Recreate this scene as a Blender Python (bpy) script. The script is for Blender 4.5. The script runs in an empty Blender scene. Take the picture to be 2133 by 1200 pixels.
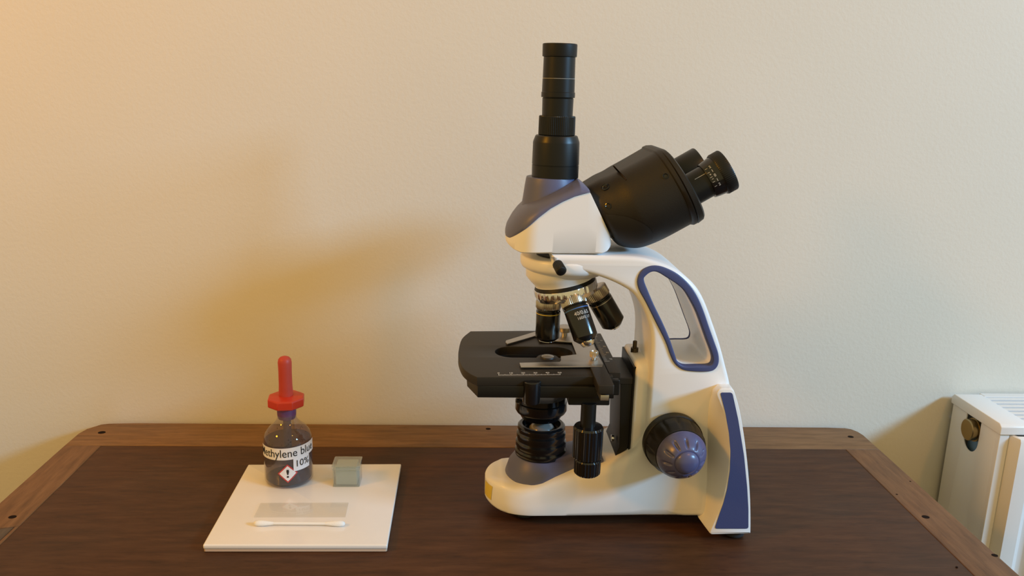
import bpy, bmesh, math, random
from math import sin, cos, pi, radians, atan, atan2, sqrt
from mathutils import Vector, Matrix
from mathutils.bvhtree import BVHTree
from mathutils.geometry import delaunay_2d_cdt

random.seed(4)
S = bpy.context.scene
COL = S.collection

# ------------------------------------------------------------------ camera
F_PX, CX, CY, ROLL, CAM_H = 1740.0, 1066.5, 600.0, .0275, .378
_dx, _dy = 983 - CX, 172 - CY
_vx = _dx * cos(ROLL) + _dy * sin(ROLL)
_vy = -_dx * sin(ROLL) + _dy * cos(ROLL)
PITCH = atan(-_vy / F_PX)
YAW = atan(-_vx * cos(PITCH) / F_PX)
FW = Vector((sin(YAW) * cos(PITCH), cos(YAW) * cos(PITCH), -sin(PITCH)))
RT = Vector((cos(YAW), -sin(YAW), 0))
UP = RT.cross(FW)
cr_, sr_ = cos(ROLL), sin(ROLL)
IMX = RT * cr_ + UP * sr_          # image right
IMU = -RT * sr_ + UP * cr_         # image up
cam_d = bpy.data.cameras.new('camera')
cam = bpy.data.objects.new('camera', cam_d)
COL.objects.link(cam)
cam.matrix_world = Matrix(((IMX.x, IMU.x, -FW.x, 0), (IMX.y, IMU.y, -FW.y, 0), (IMX.z, IMU.z, -FW.z, CAM_H), (0, 0, 0, 1)))
cam_d.sensor_width = 36
cam_d.lens = 36 * F_PX / 2133
cam_d.clip_start = .02
S.camera = cam

# ------------------------------------------------------------------ light and exposure
S.view_settings.view_transform = 'Standard'
S.view_settings.look = 'None'
S.view_settings.exposure = 0
S.view_settings.gamma = 1
S.view_settings.use_curve_mapping = False
world = bpy.data.worlds.new('room_ambience')
S.world = world
world.use_nodes = True
world.node_tree.nodes['Background'].inputs[0].default_value = (1.0, .80, .38, 1)
world.node_tree.nodes['Background'].inputs[1].default_value = .585

def area(name, loc, target, sx, sy, power, color):
    d = bpy.data.lights.new(name, 'AREA')
    d.shape = 'RECTANGLE'; d.size = sx; d.size_y = sy; d.energy = power; d.color = color
    o = bpy.data.objects.new(name, d); COL.objects.link(o)
    o.location = loc
    o.rotation_euler = (Vector(target) - Vector(loc)).to_track_quat('-Z', 'Y').to_euler()
    return o

def bulb(name, loc, radius, power, color):
    d = bpy.data.lights.new(name, 'POINT')
    d.shadow_soft_size = radius; d.energy = power; d.color = color
    o = bpy.data.objects.new(name, d); COL.objects.link(o); o.location = loc
    return o

def spot(name, loc, target, cone, radius, power, color):
    d = bpy.data.lights.new(name, 'SPOT')
    d.spot_size = radians(cone); d.spot_blend = 1.0; d.shadow_soft_size = radius; d.energy = power; d.color = color
    o = bpy.data.objects.new(name, d); COL.objects.link(o); o.location = loc
    o.rotation_euler = (Vector(target) - Vector(loc)).to_track_quat('-Z', 'Y').to_euler()
    return o

area('window_daylight', (2.28, -.46, 1.17), (.1, .75, .2), .75, .32, 66, (.30, .63, 1.0))
bulb('room_lamp', (.86, -.30, 1.70), .08, 18, (1.0, .40, .06))
spot('side_lamp', (-1.10, .12, .92), (.10, .887, .75), 135, .10, 34, (1.0, .40, .02))

# ------------------------------------------------------------------ pixel to world helpers (plane z or plane y)
def ray(px, py):
    return FW * F_PX + IMX * (px - CX) - IMU * (py - CY)

def G(px, py, z=0.0):
    d = ray(px, py); t = (z - CAM_H) / d.z
    return Vector((d.x * t, d.y * t, z))

def V(px, py, Y):
    d = ray(px, py); t = Y / d.y
    return Vector((d.x * t, Y, CAM_H + d.z * t))

def ppm(p):            # pixels per metre at a point
    return F_PX / ((Vector(p) - Vector((0, 0, CAM_H))).dot(FW))

# ------------------------------------------------------------------ materials
def mat(name, base, rough=.5, metal=0.0, spec=.5, coat=0.0, **kw):
    m = bpy.data.materials.new(name); m.use_nodes = True
    b = m.node_tree.nodes['Principled BSDF']
    b.inputs['Base Color'].default_value = (*base, 1)
    b.inputs['Roughness'].default_value = rough
    b.inputs['Metallic'].default_value = metal
    b.inputs['Specular IOR Level'].default_value = spec
    b.inputs['Coat Weight'].default_value = coat
    b.inputs['Coat Roughness'].default_value = .1
    for k, v in kw.items():
        b.inputs[k.replace('_', ' ')].default_value = v
    return m

def nz(m, scale, mapping=(1, 1, 1), detail=4, coords='Object', rot=(0, 0, 0), rough=.55, dist=0.0):
    nt = m.node_tree
    tc = nt.nodes.new('ShaderNodeTexCoord'); mp = nt.nodes.new('ShaderNodeMapping')
    mp.inputs['Scale'].default_value = mapping; mp.inputs['Rotation'].default_value = rot
    n = nt.nodes.new('ShaderNodeTexNoise')
    n.inputs['Scale'].default_value = scale; n.inputs['Detail'].default_value = detail
    n.inputs['Roughness'].default_value = rough; n.inputs['Distortion'].default_value = dist
    nt.links.new(tc.outputs[coords], mp.inputs[0]); nt.links.new(mp.outputs[0], n.inputs[0])
    return n.outputs[0]

def ramp(m, fac, stops):
    r = m.node_tree.nodes.new('ShaderNodeValToRGB')
    e = r.color_ramp.elements
    while len(e) < len(stops): e.new(.5)
    for i, (p, c) in enumerate(stops):
        e[i].position = p; e[i].color = (*c, 1)
    m.node_tree.links.new(fac, r.inputs[0])
    return r.outputs[0]

def mix(m, a, b, fac, mode='MULTIPLY'):
    n = m.node_tree.nodes.new('ShaderNodeMix'); n.data_type = 'RGBA'; n.blend_type = mode
    if isinstance(fac, (int, float)): n.inputs[0].default_value = fac
    else: m.node_tree.links.new(fac, n.inputs[0])
    for s, v in ((6, a), (7, b)):
        if isinstance(v, tuple): n.inputs[s].default_value = (*v, 1)
        else: m.node_tree.links.new(v, n.inputs[s])
    return n.outputs[2]

def setc(m, out, sock='Base Color'):
    m.node_tree.links.new(out, m.node_tree.nodes['Principled BSDF'].inputs[sock])

def bump(m, fac, strength, dist=.001):
    b = m.node_tree.nodes.new('ShaderNodeBump')
    b.inputs['Strength'].default_value = strength; b.inputs['Distance'].default_value = dist
    m.node_tree.links.new(fac, b.inputs['Height'])
    m.node_tree.links.new(b.outputs[0], m.node_tree.nodes['Principled BSDF'].inputs['Normal'])

def fine(m, scale=900, strength=.12, dist=.0003):
    bump(m, nz(m, scale, detail=2), strength, dist); return m

wall_m = mat('cream_wall_paint', (.72, .67, .58), .75, spec=.25)
setc(wall_m, ramp(wall_m, nz(wall_m, 3.0, detail=3), [(.3, (.71, .665, .575)), (.7, (.745, .695, .605))]))
bump(wall_m, nz(wall_m, 230, detail=4, rough=.6), .20, .0014)

def wood(name, dark, mid, light, stretch, rough=.42, gscale=14, bstr=.12, spec=.5):
    m = mat(name, mid, rough, spec=spec)
    g = nz(m, gscale, stretch, 7, rough=.62, dist=.3)
    c = ramp(m, g, [(.28, dark), (.5, mid), (.74, light)])
    g2 = nz(m, 3.0, (1, 1, 1), 3)
    c = mix(m, c, ramp(m, g2, [(.3, (.72, .72, .72)), (.7, (1.15, 1.1, 1.05))]), 1.0)
    g3 = nz(m, 60, tuple(s * 1.0 for s in stretch), 3)
    c = mix(m, c, ramp(m, g3, [(.30, (.62, .58, .55)), (.42, (1, 1, 1))]), .6)
    setc(m, c)
    rr = ramp(m, nz(m, 6, (1, 1, 1), 4), [(.3, (rough - .07,) * 3), (.7, (rough + .12,) * 3)])
    setc(m, rr, 'Roughness')
    bump(m, g3, bstr, .0006)
    return m

panel_m = wood('dark_brown_veneer', (.045, .019, .0085), (.070, .028, .0115), (.098, .042, .018), (1.4, 9, 9), .46, spec=.25)
railx_m = wood('oak_rail_along_wall', (.130, .066, .028), (.205, .108, .046), (.280, .150, .068), (1.3, 12, 12), .5, spec=.35)
raily_m = wood('oak_rail_along_side', (.115, .054, .021), (.175, .083, .033), (.240, .120, .050), (12, 1.3, 12), .5, spec=.35)
grey_wood_m = wood('weathered_wood', (.06, .042, .028), (.09, .062, .042), (.12, .085, .058), (12, 1.3, 12), .6)
peg_m = mat('dark_peg_wood', (.012, .006, .004), .8, spec=.1)
gap_m = mat('dark_gap', (.018, .009, .005), .9)  # plain dark tone for the board under the table joints and the slot groove

white_m = fine(mat('ivory_enamel', (.85, .85, .86), .33, spec=.5), 700, .05)
bluegrey_m = fine(mat('slate_blue_plastic', (.050, .068, .190), .50), 1500, .25)
violet_m = fine(mat('violet_grey_plastic', (.100, .110, .215), .42), 1500, .12)
knobblue_m = mat('blue_grey_knob_plastic', (.075, .082, .190), .30, spec=.6)
black_m = fine(mat('satin_black_enamel', (.005, .0045, .004), .44, spec=.35), 1200, .10)
glossblk_m = mat('gloss_black', (.006, .006, .007), .16, spec=.6)
tube_m = mat('black_anodised', (.006, .006, .006), .36, spec=.35)
housing_m = fine(mat('black_pebbled_casting', (.014, .011, .008), .48, spec=.35), 1600, .35, .0004)
stage_m = fine(mat('stage_black_coat', (.018, .014, .010), .48, spec=.38), 1200, .08)
chrome_m = mat('chrome', (.78, .78, .80), .14, metal=1)
steel_m = mat('brushed_steel', (.50, .47, .43), .38, metal=1)
brassy_m = mat('nickel_knurl', (.55, .48, .40), .28, metal=1)
brass_m = mat('brass', (.36, .27, .13), .30, metal=1)
bronze_m = mat('dull_bronze', (.10, .075, .045), .4, metal=.8)
ink_m = mat('white_engraving', (.62, .60, .56), .6)
yellow_m = mat('yellow_print', (.72, .55, .08), .5)
bluering_m = mat('blue_ring', (.05, .17, .55), .4)
rubber_m = mat('black_rubber', (.02, .02, .022), .7)
red_m = mat('red_plastic', (.50, .032, .010), .34, Subsurface_Weight=.08)
redrub_m = mat('red_rubber', (.46, .045, .022), .5, spec=.4)
purple_m = mat('purple_stained_stopper', (.15, .06, .16), .35)
liquid_m = mat('dark_dye', (.020, .017, .010), .15)
stain_m = mat('pale_dye_residue', (.10, .09, .10), .3)
paper_m = mat('white_paper', (.78, .76, .78), .55)
black_ink_m = mat('black_ink', (.01, .01, .012), .6)
redprint_m = mat('red_print', (.50, .05, .05), .5)
tile_m = mat('cream_glazed_tile', (.80, .76, .68), .16, spec=.5, coat=.3)
setc(tile_m, ramp(tile_m, nz(tile_m, 18, detail=5), [(.35, (.80, .765, .72)), (.65, (.84, .80, .76))]))
tile_edge_m = mat('tile_edge', (.62, .46, .34), .7)
cotton_m = fine(mat('cotton', (.86, .85, .82), .9), 1500, .5, .0006)
stick_m = mat('swab_stick', (.84, .82, .78), .5)
rad_m = fine(mat('radiator_white', (.78, .77, .76), .35), 400, .06)
radin_m = mat('radiator_inside', (.25, .25, .25), .6)
radblue_m = mat('radiator_bare_blue', (.20, .34, .50), .5)
rust_m = mat('rust', (.20, .12, .07), .9)
lens_m = mat('frosted_lens', (.20, .195, .18), .22, spec=.7)

def thin_glass(name, tint, gloss_rough=.02, boost=1.0, body=None):
    m = bpy.data.materials.new(name); m.use_nodes = True
    nt = m.node_tree; nt.nodes.clear()
    o = nt.nodes.new('ShaderNodeOutputMaterial')
    t = nt.nodes.new('ShaderNodeBsdfTransparent'); t.inputs[0].default_value = (*tint, 1)
    g = nt.nodes.new('ShaderNodeBsdfGlossy'); g.inputs['Roughness'].default_value = gloss_rough
    fr = nt.nodes.new('ShaderNodeFresnel'); fr.inputs[0].default_value = 1.5
    mu = nt.nodes.new('ShaderNodeMath'); mu.operation = 'MULTIPLY'; mu.inputs[1].default_value = boost
    mx = nt.nodes.new('ShaderNodeMixShader')
    ge = nt.nodes.new('ShaderNodeNewGeometry'); iv = nt.nodes.new('ShaderNodeMath'); iv.operation = 'SUBTRACT'; iv.inputs[0].default_value = 1
    nt.links.new(ge.outputs['Backfacing'], iv.inputs[1])
    m3 = nt.nodes.new('ShaderNodeMath'); m3.operation = 'MULTIPLY'; m3.use_clamp = True
    nt.links.new(fr.outputs[0], mu.inputs[0]); nt.links.new(mu.outputs[0], m3.inputs[0]); nt.links.new(iv.outputs[0], m3.inputs[1])
    nt.links.new(m3.outputs[0], mx.inputs[0])
    src = t.outputs[0]
    if body:
        d = nt.nodes.new('ShaderNodeBsdfDiffuse'); d.inputs[0].default_value = (*body[0], 1)
        m2 = nt.nodes.new('ShaderNodeMixShader'); m2.inputs[0].default_value = body[1]
        nt.links.new(t.outputs[0], m2.inputs[1]); nt.links.new(d.outputs[0], m2.inputs[2]); src = m2.outputs[0]
    nt.links.new(src, mx.inputs[1]); nt.links.new(g.outputs[0], mx.inputs[2])
    nt.links.new(mx.outputs[0], o.inputs[0])
    return m

bottle_glass = thin_glass('bottle_glass', (.86, .83, .84), .03, 1.1, ((.35, .32, .34), .10))
film_m = thin_glass('dye_film', (.50, .46, .50), .05, .3, ((.22, .19, .22), .22))
pip_m = thin_glass('pipette_glass', (.62, .55, .62), .05, .8, ((.25, .20, .26), .35))
slide_glass = thin_glass('slide_glass', (.97, .97, .96), .01, 1.0, ((.75, .73, .70), .05))
box_m = thin_glass('clear_plastic', (.90, .92, .90), .08, 1.3, ((.70, .73, .70), .14))
slips_m = mat('stacked_cover_slips', (.62, .66, .60), .35, Transmission_Weight=.25)
lampglass = mat('illuminator_glass', (.30, .30, .30), .2)

# ------------------------------------------------------------------ mesh helpers
class MB:
    def __init__(s): s.v, s.f = [], []
    def add(s, vf):
        n = len(s.v); s.v += [Vector(p) for p in vf[0]]; s.f += [tuple(i + n for i in q) for q in vf[1]]
        return s
    def vf(s): return s.v, s.f

def wloc(o):
    l = Vector((0, 0, 0))
    while o: l += o.location; o = o.parent
    return l

def part(name, vf, m, parent=None, label=None, ang=38, bevel=0, kind=None):
    me = bpy.data.meshes.new(name)
    me.from_pydata([tuple(v) for v in vf[0]], [], vf[1])
    bm = bmesh.new(); bm.from_mesh(me)
    bmesh.ops.remove_doubles(bm, verts=bm.verts, dist=1e-6)
    bmesh.ops.recalc_face_normals(bm, faces=bm.faces)
    bm.to_mesh(me); bm.free()
    me.materials.append(m)
    me.polygons.foreach_set('use_smooth', [True] * len(me.polygons))
    me.set_sharp_from_angle(angle=radians(ang))
    o = bpy.data.objects.new(name, me); COL.objects.link(o)
    if parent:
        o.parent = parent; o.location = -wloc(parent)
    if bevel:
        b = o.modifiers.new('bevel', 'BEVEL'); b.width = bevel; b.segments = 3; b.limit_method = 'ANGLE'
        b.angle_limit = radians(40); b.harden_normals = False
    if label: o['label'] = label
    if kind: o['kind'] = kind
    return o

def thing(name, loc, label, cat, group=None):
    o = bpy.data.objects.new(name, None); COL.objects.link(o)
    o.empty_display_size = .02; o.location = loc
    o['label'] = label; o['category'] = cat
    if group: o['group'] = group
    return o

def box(x0, x1, y0, y1, z0, z1):
    v = [(x, y, z) for z in (z0, z1) for x, y in ((x0, y0), (x1, y0), (x1, y1), (x0, y1))]
    return v, [(3, 2, 1, 0), (4, 5, 6, 7), (0, 1, 5, 4), (1, 2, 6, 5), (2, 3, 7, 6), (3, 0, 4, 7)]

def frame_of(a):
    a = Vector(a).normalized()
    h = Vector((0, 1, 0)) if abs(a.y) < .9 else Vector((1, 0, 0))
    u = a.cross(h).normalized(); w = a.cross(u).normalized()
    return a, u, w

def lathe(p0, axis, prof, n=56, knurl=None, disp=None, caps=True):
    """prof: (t, r) along axis from p0; r 0 closes with a point.  knurl: {index: (count, depth)}"""
    p0 = Vector(p0); a, u, w = frame_of(axis)
    if knurl: n = max(c for c, d in knurl.values()) * 4
    vs, fs, rows = [], [], []
    for i, (t, r) in enumerate(prof):
        if r <= 1e-7:
            rows.append([len(vs)]); vs.append(p0 + a * t); continue
        row = []
        for k in range(n):
            th = 2 * pi * k / n; rr = r; tt = t
            if knurl and i in knurl and (k % 4) >= 2: rr = r - knurl[i][1]
            if disp:
                tt, rr = disp(i, t, rr, th)
            row.append(len(vs)); vs.append(p0 + a * tt + (u * cos(th) + w * sin(th)) * rr)
        rows.append(row)
    for A, B in zip(rows, rows[1:]):
        if len(A) == 1 and len(B) == 1: continue
        for k in range(n):
            j = (k + 1) % n
            if len(A) == 1: fs.append((A[0], B[k], B[j]))
            elif len(B) == 1: fs.append((A[k], B[0], A[j]))
            else: fs.append((A[k], B[k], B[j], A[j]))
    for R in (rows[0], rows[-1]):
        if len(R) > 1 and caps: fs.append(tuple(R))
    return vs, fs

def loft(loops, caps=True):
    n = len(loops[0]); vs = [Vector(p) for L in loops for p in L]; fs = []
    for i in range(len(loops) - 1):
        for k in range(n):
            j = (k + 1) % n
            fs.append((i * n + k, i * n + j, (i + 1) * n + j, (i + 1) * n + k))
    if caps:
        fs.append(tuple(range(n - 1, -1, -1))); fs.append(tuple(range((len(loops) - 1) * n, len(loops) * n)))
    return vs, fs

def catmull(pts, k=5, closed=True, sharp=()):
    P = [Vector(p) for p in pts]; n = len(P); out = []
    rng = range(n) if closed else range(n - 1)
    for i in rng:
        p1, p2 = P[i], P[(i + 1) % n]
        p0 = P[(i - 1) % n] if closed or i > 0 else p1
        p3 = P[(i + 2) % n] if closed or i + 2 < n else p2
        if i in sharp: p0 = p1
        if (i + 1) % n in sharp: p3 = p2
        for s in range(k):
            t = s / k
            out.append(.5 * ((2 * p1) + (p2 - p0) * t + (2 * p0 - 5 * p1 + 4 * p2 - p3) * t * t + (3 * p1 - p0 - 3 * p2 + p3) * t ** 3))
    if not closed: out.append(P[-1])
    return out

def fillet(pts, r, seg=5):
    P = [Vector(p[:2]) for p in pts]; n = len(P); out = []
    for i in range(n):
        a, b, c = P[i - 1], P[i], P[(i + 1) % n]
        u, v = (a - b), (c - b); la, lc = u.length, v.length
        u.normalize(); v.normalize()
        d = min(r, la * .45, lc * .45)
        s, e = b + u * d, b + v * d
        for k in range(seg + 1):
            t = k / seg
            out.append((1 - t) ** 2 * s + 2 * t * (1 - t) * b + t * t * e)
    return out

def prism(outline, c0, c1, plane='xz', bevel=0.0, holes=(), res=2):
    """outline as 2D points of the plane, extruded from c0 to c1 along the third axis, edges rounded by bevel"""
    cu = bpy.data.curves.new('tmp', 'CURVE'); cu.dimensions = '2D'; cu.fill_mode = 'BOTH'
    for L in [outline] + list(holes):
        sp = cu.splines.new('POLY'); sp.points.add(len(L) - 1); sp.use_cyclic_u = True
        for i, p in enumerate(L): sp.points[i].co = (p[0], p[1], 0, 1)
    h = abs(c1 - c0) / 2
    cu.extrude = h - bevel; cu.bevel_depth = bevel; cu.bevel_resolution = res; cu.offset = -bevel
    ob = bpy.data.objects.new('tmp', cu); COL.objects.link(ob)
    dg = bpy.context.evaluated_depsgraph_get()
    me = bpy.data.meshes.new_from_object(ob.evaluated_get(dg))
    mid = (c0 + c1) / 2; vs = []
    for v in me.vertices:
        x, y, z = v.co
        vs.append(Vector((x, mid + z, y)) if plane == 'xz' else Vector((mid + z, x, y)) if plane == 'yz' else Vector((x, y, mid + z)))
    fs = [tuple(p.vertices) for p in me.polygons]
    bpy.data.objects.remove(ob); bpy.data.curves.remove(cu); bpy.data.meshes.remove(me)
    return vs, fs

def XZ(pts, Y):        # pixels -> (x, z) on the plane y = Y
    return [(q.x, q.z) for q in (V(p[0], p[1], Y) for p in pts)]

def XY(pts, z):
    return [(q.x, q.y) for q in (G(p[0], p[1], z) for p in pts)]

def text_vf(s, size, align='CENTER', spacing=1.0, bold=0.0):
    cu = bpy.data.curves.new('tmp', 'FONT'); cu.body = s; cu.size = size; cu.align_x = align; cu.align_y = 'CENTER'
    cu.resolution_u = 3; cu.offset = bold; cu.space_character = spacing
    ob = bpy.data.objects.new('tmp', cu); COL.objects.link(ob)
    dg = bpy.context.evaluated_depsgraph_get()
    me = bpy.data.meshes.new_from_object(ob.evaluated_get(dg))
    vs = [v.co.copy() for v in me.vertices]; fs = [tuple(p.vertices) for p in me.polygons]
    bpy.data.objects.remove(ob); bpy.data.curves.remove(cu); bpy.data.meshes.remove(me)
    return vs, fs

def fine_text(vf, maxlen=.0009):
    bm = bmesh.new(); vs = [bm.verts.new(v) for v in vf[0]]
    for f in vf[1]:
        try: bm.faces.new([vs[i] for i in f])
        except ValueError: pass
    for _ in range(5):
        bmesh.ops.triangulate(bm, faces=bm.faces)
        long_e = [e for e in bm.edges if e.calc_length() > maxlen]
        if not long_e: break
        bmesh.ops.subdivide_edges(bm, edges=long_e, cuts=1)
    bmesh.ops.triangulate(bm, faces=bm.faces)
    bm.verts.index_update()
    out = [v.co.copy() for v in bm.verts], [tuple(v.index for v in f.verts) for f in bm.faces]
    bm.free(); return out

def mapped(vf, fn): return [fn(v) for v in vf[0]], vf[1]

def cyl_map(p0, axis, r_at, th0, t0, flip=1):
    """maps flat (u,v) to a surface of revolution: u round it, v along the axis"""
    a, u, w = frame_of(axis); p0 = Vector(p0)
    def fn(q):
        t = t0 + q[1]; r = r_at(t); th = th0 + flip * q[0] / r
        return p0 + a * t + (u * cos(th) + w * sin(th)) * r
    return fn

def angle_to_camera(p, axis):
    a, u, w = frame_of(axis); d = Vector((0, 0, CAM_H)) - Vector(p)
    return atan2(d.dot(w), d.dot(u))

def drape(outline, Y0, bvh, off, step=.0015):
    """fills an XZ outline with a fine mesh and lays it on a surface along +Y"""
    P = [Vector(p[:2]) for p in outline]; n = len(P)
    xs = [p.x for p in P]; zs = [p.y for p in P]; pts = list(P)
    x = min(xs) + step / 2
    while x < max(xs):
        z = min(zs) + step / 2
        while z < max(zs): pts.append(Vector((x, z))); z += step
        x += step
    r = delaunay_2d_cdt(pts, [(i, (i + 1) % n) for i in range(n)], [], 1, 1e-7)
    vs = []; last = Y0 + .05
    for v in r[0]:
        hit = bvh.ray_cast(Vector((v.x, Y0, v.y)), Vector((0, 1, 0)), .3)
        y = hit[0].y if hit[0] else None
        vs.append([v.x, y, v.y])
    good = [v for v in vs if v[1] is not None]
    for v in vs:
        if v[1] is None:
            v[1] = min(good, key=lambda g: (g[0] - v[0]) ** 2 + (g[2] - v[2]) ** 2)[1]
        v[1] -= off
    return [Vector(v) for v in vs], [tuple(f) for f in r[2]]

def interp(tab, x):
    if x <= tab[0][0]: return tab[0][1]
    for (a, b), (c, d) in zip(tab, tab[1:]):
        if x <= c: return b + (d - b) * (x - a) / (c - a)
    return tab[-1][1]

# ------------------------------------------------------------------ setting: wall and floor
WALL_Y = .892
def struct(name, vf, m, parent=None, **k):
    o = part(name, vf, m, parent, **k); o['kind'] = 'structure'; return o
struct('wall_back', box(-2.2, 2.6, WALL_Y, WALL_Y + .1, -.75, 1.65), wall_m)
floor_m = mat('brown_carpet', (.16, .11, .07), .95)
bump(floor_m, nz(floor_m, 400), .4, .002)
struct('floor', box(-2.2, 2.6, -2.4, WALL_Y, -.80, -.75), floor_m)
base_m = mat('skirting_paint', (.75, .73, .68), .4)
struct('baseboard_back', box(-2.2, 2.6, WALL_Y - .014, WALL_Y, -.75, -.65), base_m)

# ------------------------------------------------------------------ table
YB, YI = .886, .827
XL, XR = -.418, .4515
li = G(211, 928, 0); ri = G(1766.7, 940.7, 0)
XLi, XRi = li.x, ri.x
YF = .26
TH = .026
t = thing('wooden_table', ((XL + XR) / 2, .57, -.75), 'dark brown wooden table with a lighter pegged oak border, standing against the cream wall', 'table')
part('centre_panel', box(XLi + .0004, XRi - .0004, YF + .05, YI - .0004, -TH, -.0006), panel_m, t)
part('underside_board', box(XL + .01, XR - .01, YF + .01, YB - .01, -TH - .004, -TH + .002), gap_m, t)
c1, c2, c3 = G(150, 906, 0), G(174, 887, 0), G(240, 883, 0)
c4, c5, c6 = G(1722, 895, 0), G(1796, 897, 0), G(1815, 907, 0)
back = [(XL, YI), (XLi, YI), (XRi, YI), (XR, YI), (XR, YB - .022), (XR - .0020, YB - .012), (XR - .0065, YB - .0045), (XR - .013, YB - .0015), (XR - .035, YB), (0, YB), (XL + .05, YB), (XL + .022, YB - .0018), (XL + .014, YB - .0045), (XL + .004, YB - .017), (XL + .0005, YB - .030)]
part('back_rail', prism(back, -TH, 0, 'xy', .0012), railx_m, t, 'lighter oak rail along the wall')
part('right_rail', prism([(XRi, YF + .05), (XR, YF + .05), (XR, YI - .0005), (XRi, YI - .0005)], -TH, 0, 'xy', .0010), raily_m, t, 'lighter oak rail on the right')
e1 = G(33, 1097, 0); e0 = G(-60, 1108, 0)
part('left_rail', prism([(XL, e0.y), (XLi, e1.y + .002), (XLi, YI - .0005), (XL, YI - .0005)], -TH, 0, 'xy', .0010), raily_m, t, 'lighter oak rail on the left')
part('left_rail_patch', prism([(XL, YF + .05), (XLi - .010, YF + .05), (XLi - .0035, e1.y - .0), (XL, e0.y - .001)], -TH, -.0003, 'xy', .0008), grey_wood_m, t, 'greyish wood at the end of the left rail')
part('rail_strip', prism([(XLi - .0095, YF + .05), (XLi, YF + .05), (XLi, e1.y + .001), (XLi - .003, e1.y)], -TH, 0, 'xy', .0006), raily_m, t)
part('front_rail', prism([(XL, YF), (XR, YF), (XR, YF + .0495), (XL, YF + .0495)], -TH, 0, 'xy', .002), railx_m, t)
for (px, py, r) in ((212, 901, .0050), (26, 1077, .0042), (1017, 893.5, .0036), (1772, 910, .0042), (1928, 1077, .0044), (2072, 1157, .0034), (1868, 1030, .0014), (1896, 1003, .0012), (1993, 1181, .0012)):
    g = G(px, py, 0)
    a = pi * .5
    r *= .72
    ring = [Vector((g.x + r * 1.1 * cos(k * 2 * pi / 20), g.y + r * .95 * sin(k * 2 * pi / 20), 0)) for k in range(20)]
    part('peg', prism([(p.x, p.y) for p in ring], -.006, .00012, 'xy'), peg_m, t)
for nm, b in (('apron', box(XL + .05, XR - .05, YF + .04, YF + .06, -.12, -TH)), ('apron', box(XL + .05, XR - .05, YB - .06, YB - .04, -.12, -TH)),
              ('apron', box(XL + .04, XL + .06, YF + .05, YB - .05, -.12, -TH)), ('apron', box(XR - .06, XR - .04, YF + .05, YB - .05, -.12, -TH))):
    part(nm, b, railx_m, t)
for lx in (XL + .055, XR - .055):
    for ly in (YF + .055, YB - .055):
        part('leg', box(lx - .022, lx + .022, ly - .022, ly + .022, -.75, -TH), raily_m, t, bevel=.002)

# ------------------------------------------------------------------ radiator
RX, RF, RZ = .5645, .797, .0430
r = thing('radiator', (1.0, .84, -.60), 'white panel radiator with louvred top and brass plug, right of the table', 'radiator')
# side panel with the slot round the plug
pc = V(2022, 900, .832)
def slot(cy, cz, w, zt, zb, n=14):
    pts = [(cy - w, zt), (cy + w, zt)]
    for k in range(n + 1):
        a = -pi * k / n
        pts.append((cy + w * cos(a), zb + w * 1.1 * sin(a)))
    return pts
part('side_panel', prism([(RF + .001, -.55), (WALL_Y - .006, -.55), (WALL_Y - .006, RZ - .010), (RF + .001, RZ - .010)], RX, RX + .0015, 'yz', .0004,
     holes=[slot(.8445, 0, .0135, RZ - .0125, .0055)]), rad_m, r)
part('slot_backing', prism([(.820, -.05), (.862, -.05), (.862, RZ - .008), (.820, RZ - .008)], RX + .009, RX + .011, 'yz'), radblue_m, r, 'bare blue metal inside the slot')
hexr = .0142
pl = Vector((RX - .0065, .8445, .0160))
part('plug', lathe(pl, (1, 0, 0), [(0, 0), (0, hexr - .0035), (.0008, hexr - .0022), (.0075, hexr - .0022), (.0076, hexr - .001), (.020, hexr - .001)], n=40), brass_m, r, 'brass blanking plug', ang=30)
# top cover
mb = MB()
mb.add(prism([(RF - .002, RZ - .012), (WALL_Y - .004, RZ - .012), (WALL_Y - .004, RZ - .004), (WALL_Y - .008, RZ), (RF + .002, RZ), (RF - .002, RZ - .003)], RX - .002, RX + .030, 'yz', .0008))
mb.add(prism([(RF - .002, RZ - .012), (RF + .0085, RZ - .012), (RF + .0085, RZ), (RF + .002, RZ), (RF - .002, RZ - .003)], RX + .0301, 1.5, 'yz', .0006))
mb.add(box(RX + .0301, 1.5, WALL_Y - .014, WALL_Y - .004, RZ - .0115, RZ))
part('top_cover', mb.vf(), rad_m, r, bevel=.0008)
ns = 7
for k in range(ns):
    y = RF + .0135 + k * (WALL_Y - .018 - RF - .0135) / (ns - 1)
    x0 = RX + .0295
    part('slat', box(x0, 1.5, y - .0031, y + .0031, RZ - .0045, RZ - .0012), rad_m, r, bevel=.0008)
part('inner_fins', box(RX + .014, 1.5, RF + .004, WALL_Y - .014, -.52, RZ - .020), radin_m, r)
for (x, y) in ((.648, .862), (.66, .848), (.70, .87)):
    part('rust_spot', lathe((x, y, RZ - .0012), (0, 0, 1), [(0, .0032), (.0006, .0022), (.0008, 0)], n=9), rust_m, r)
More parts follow.
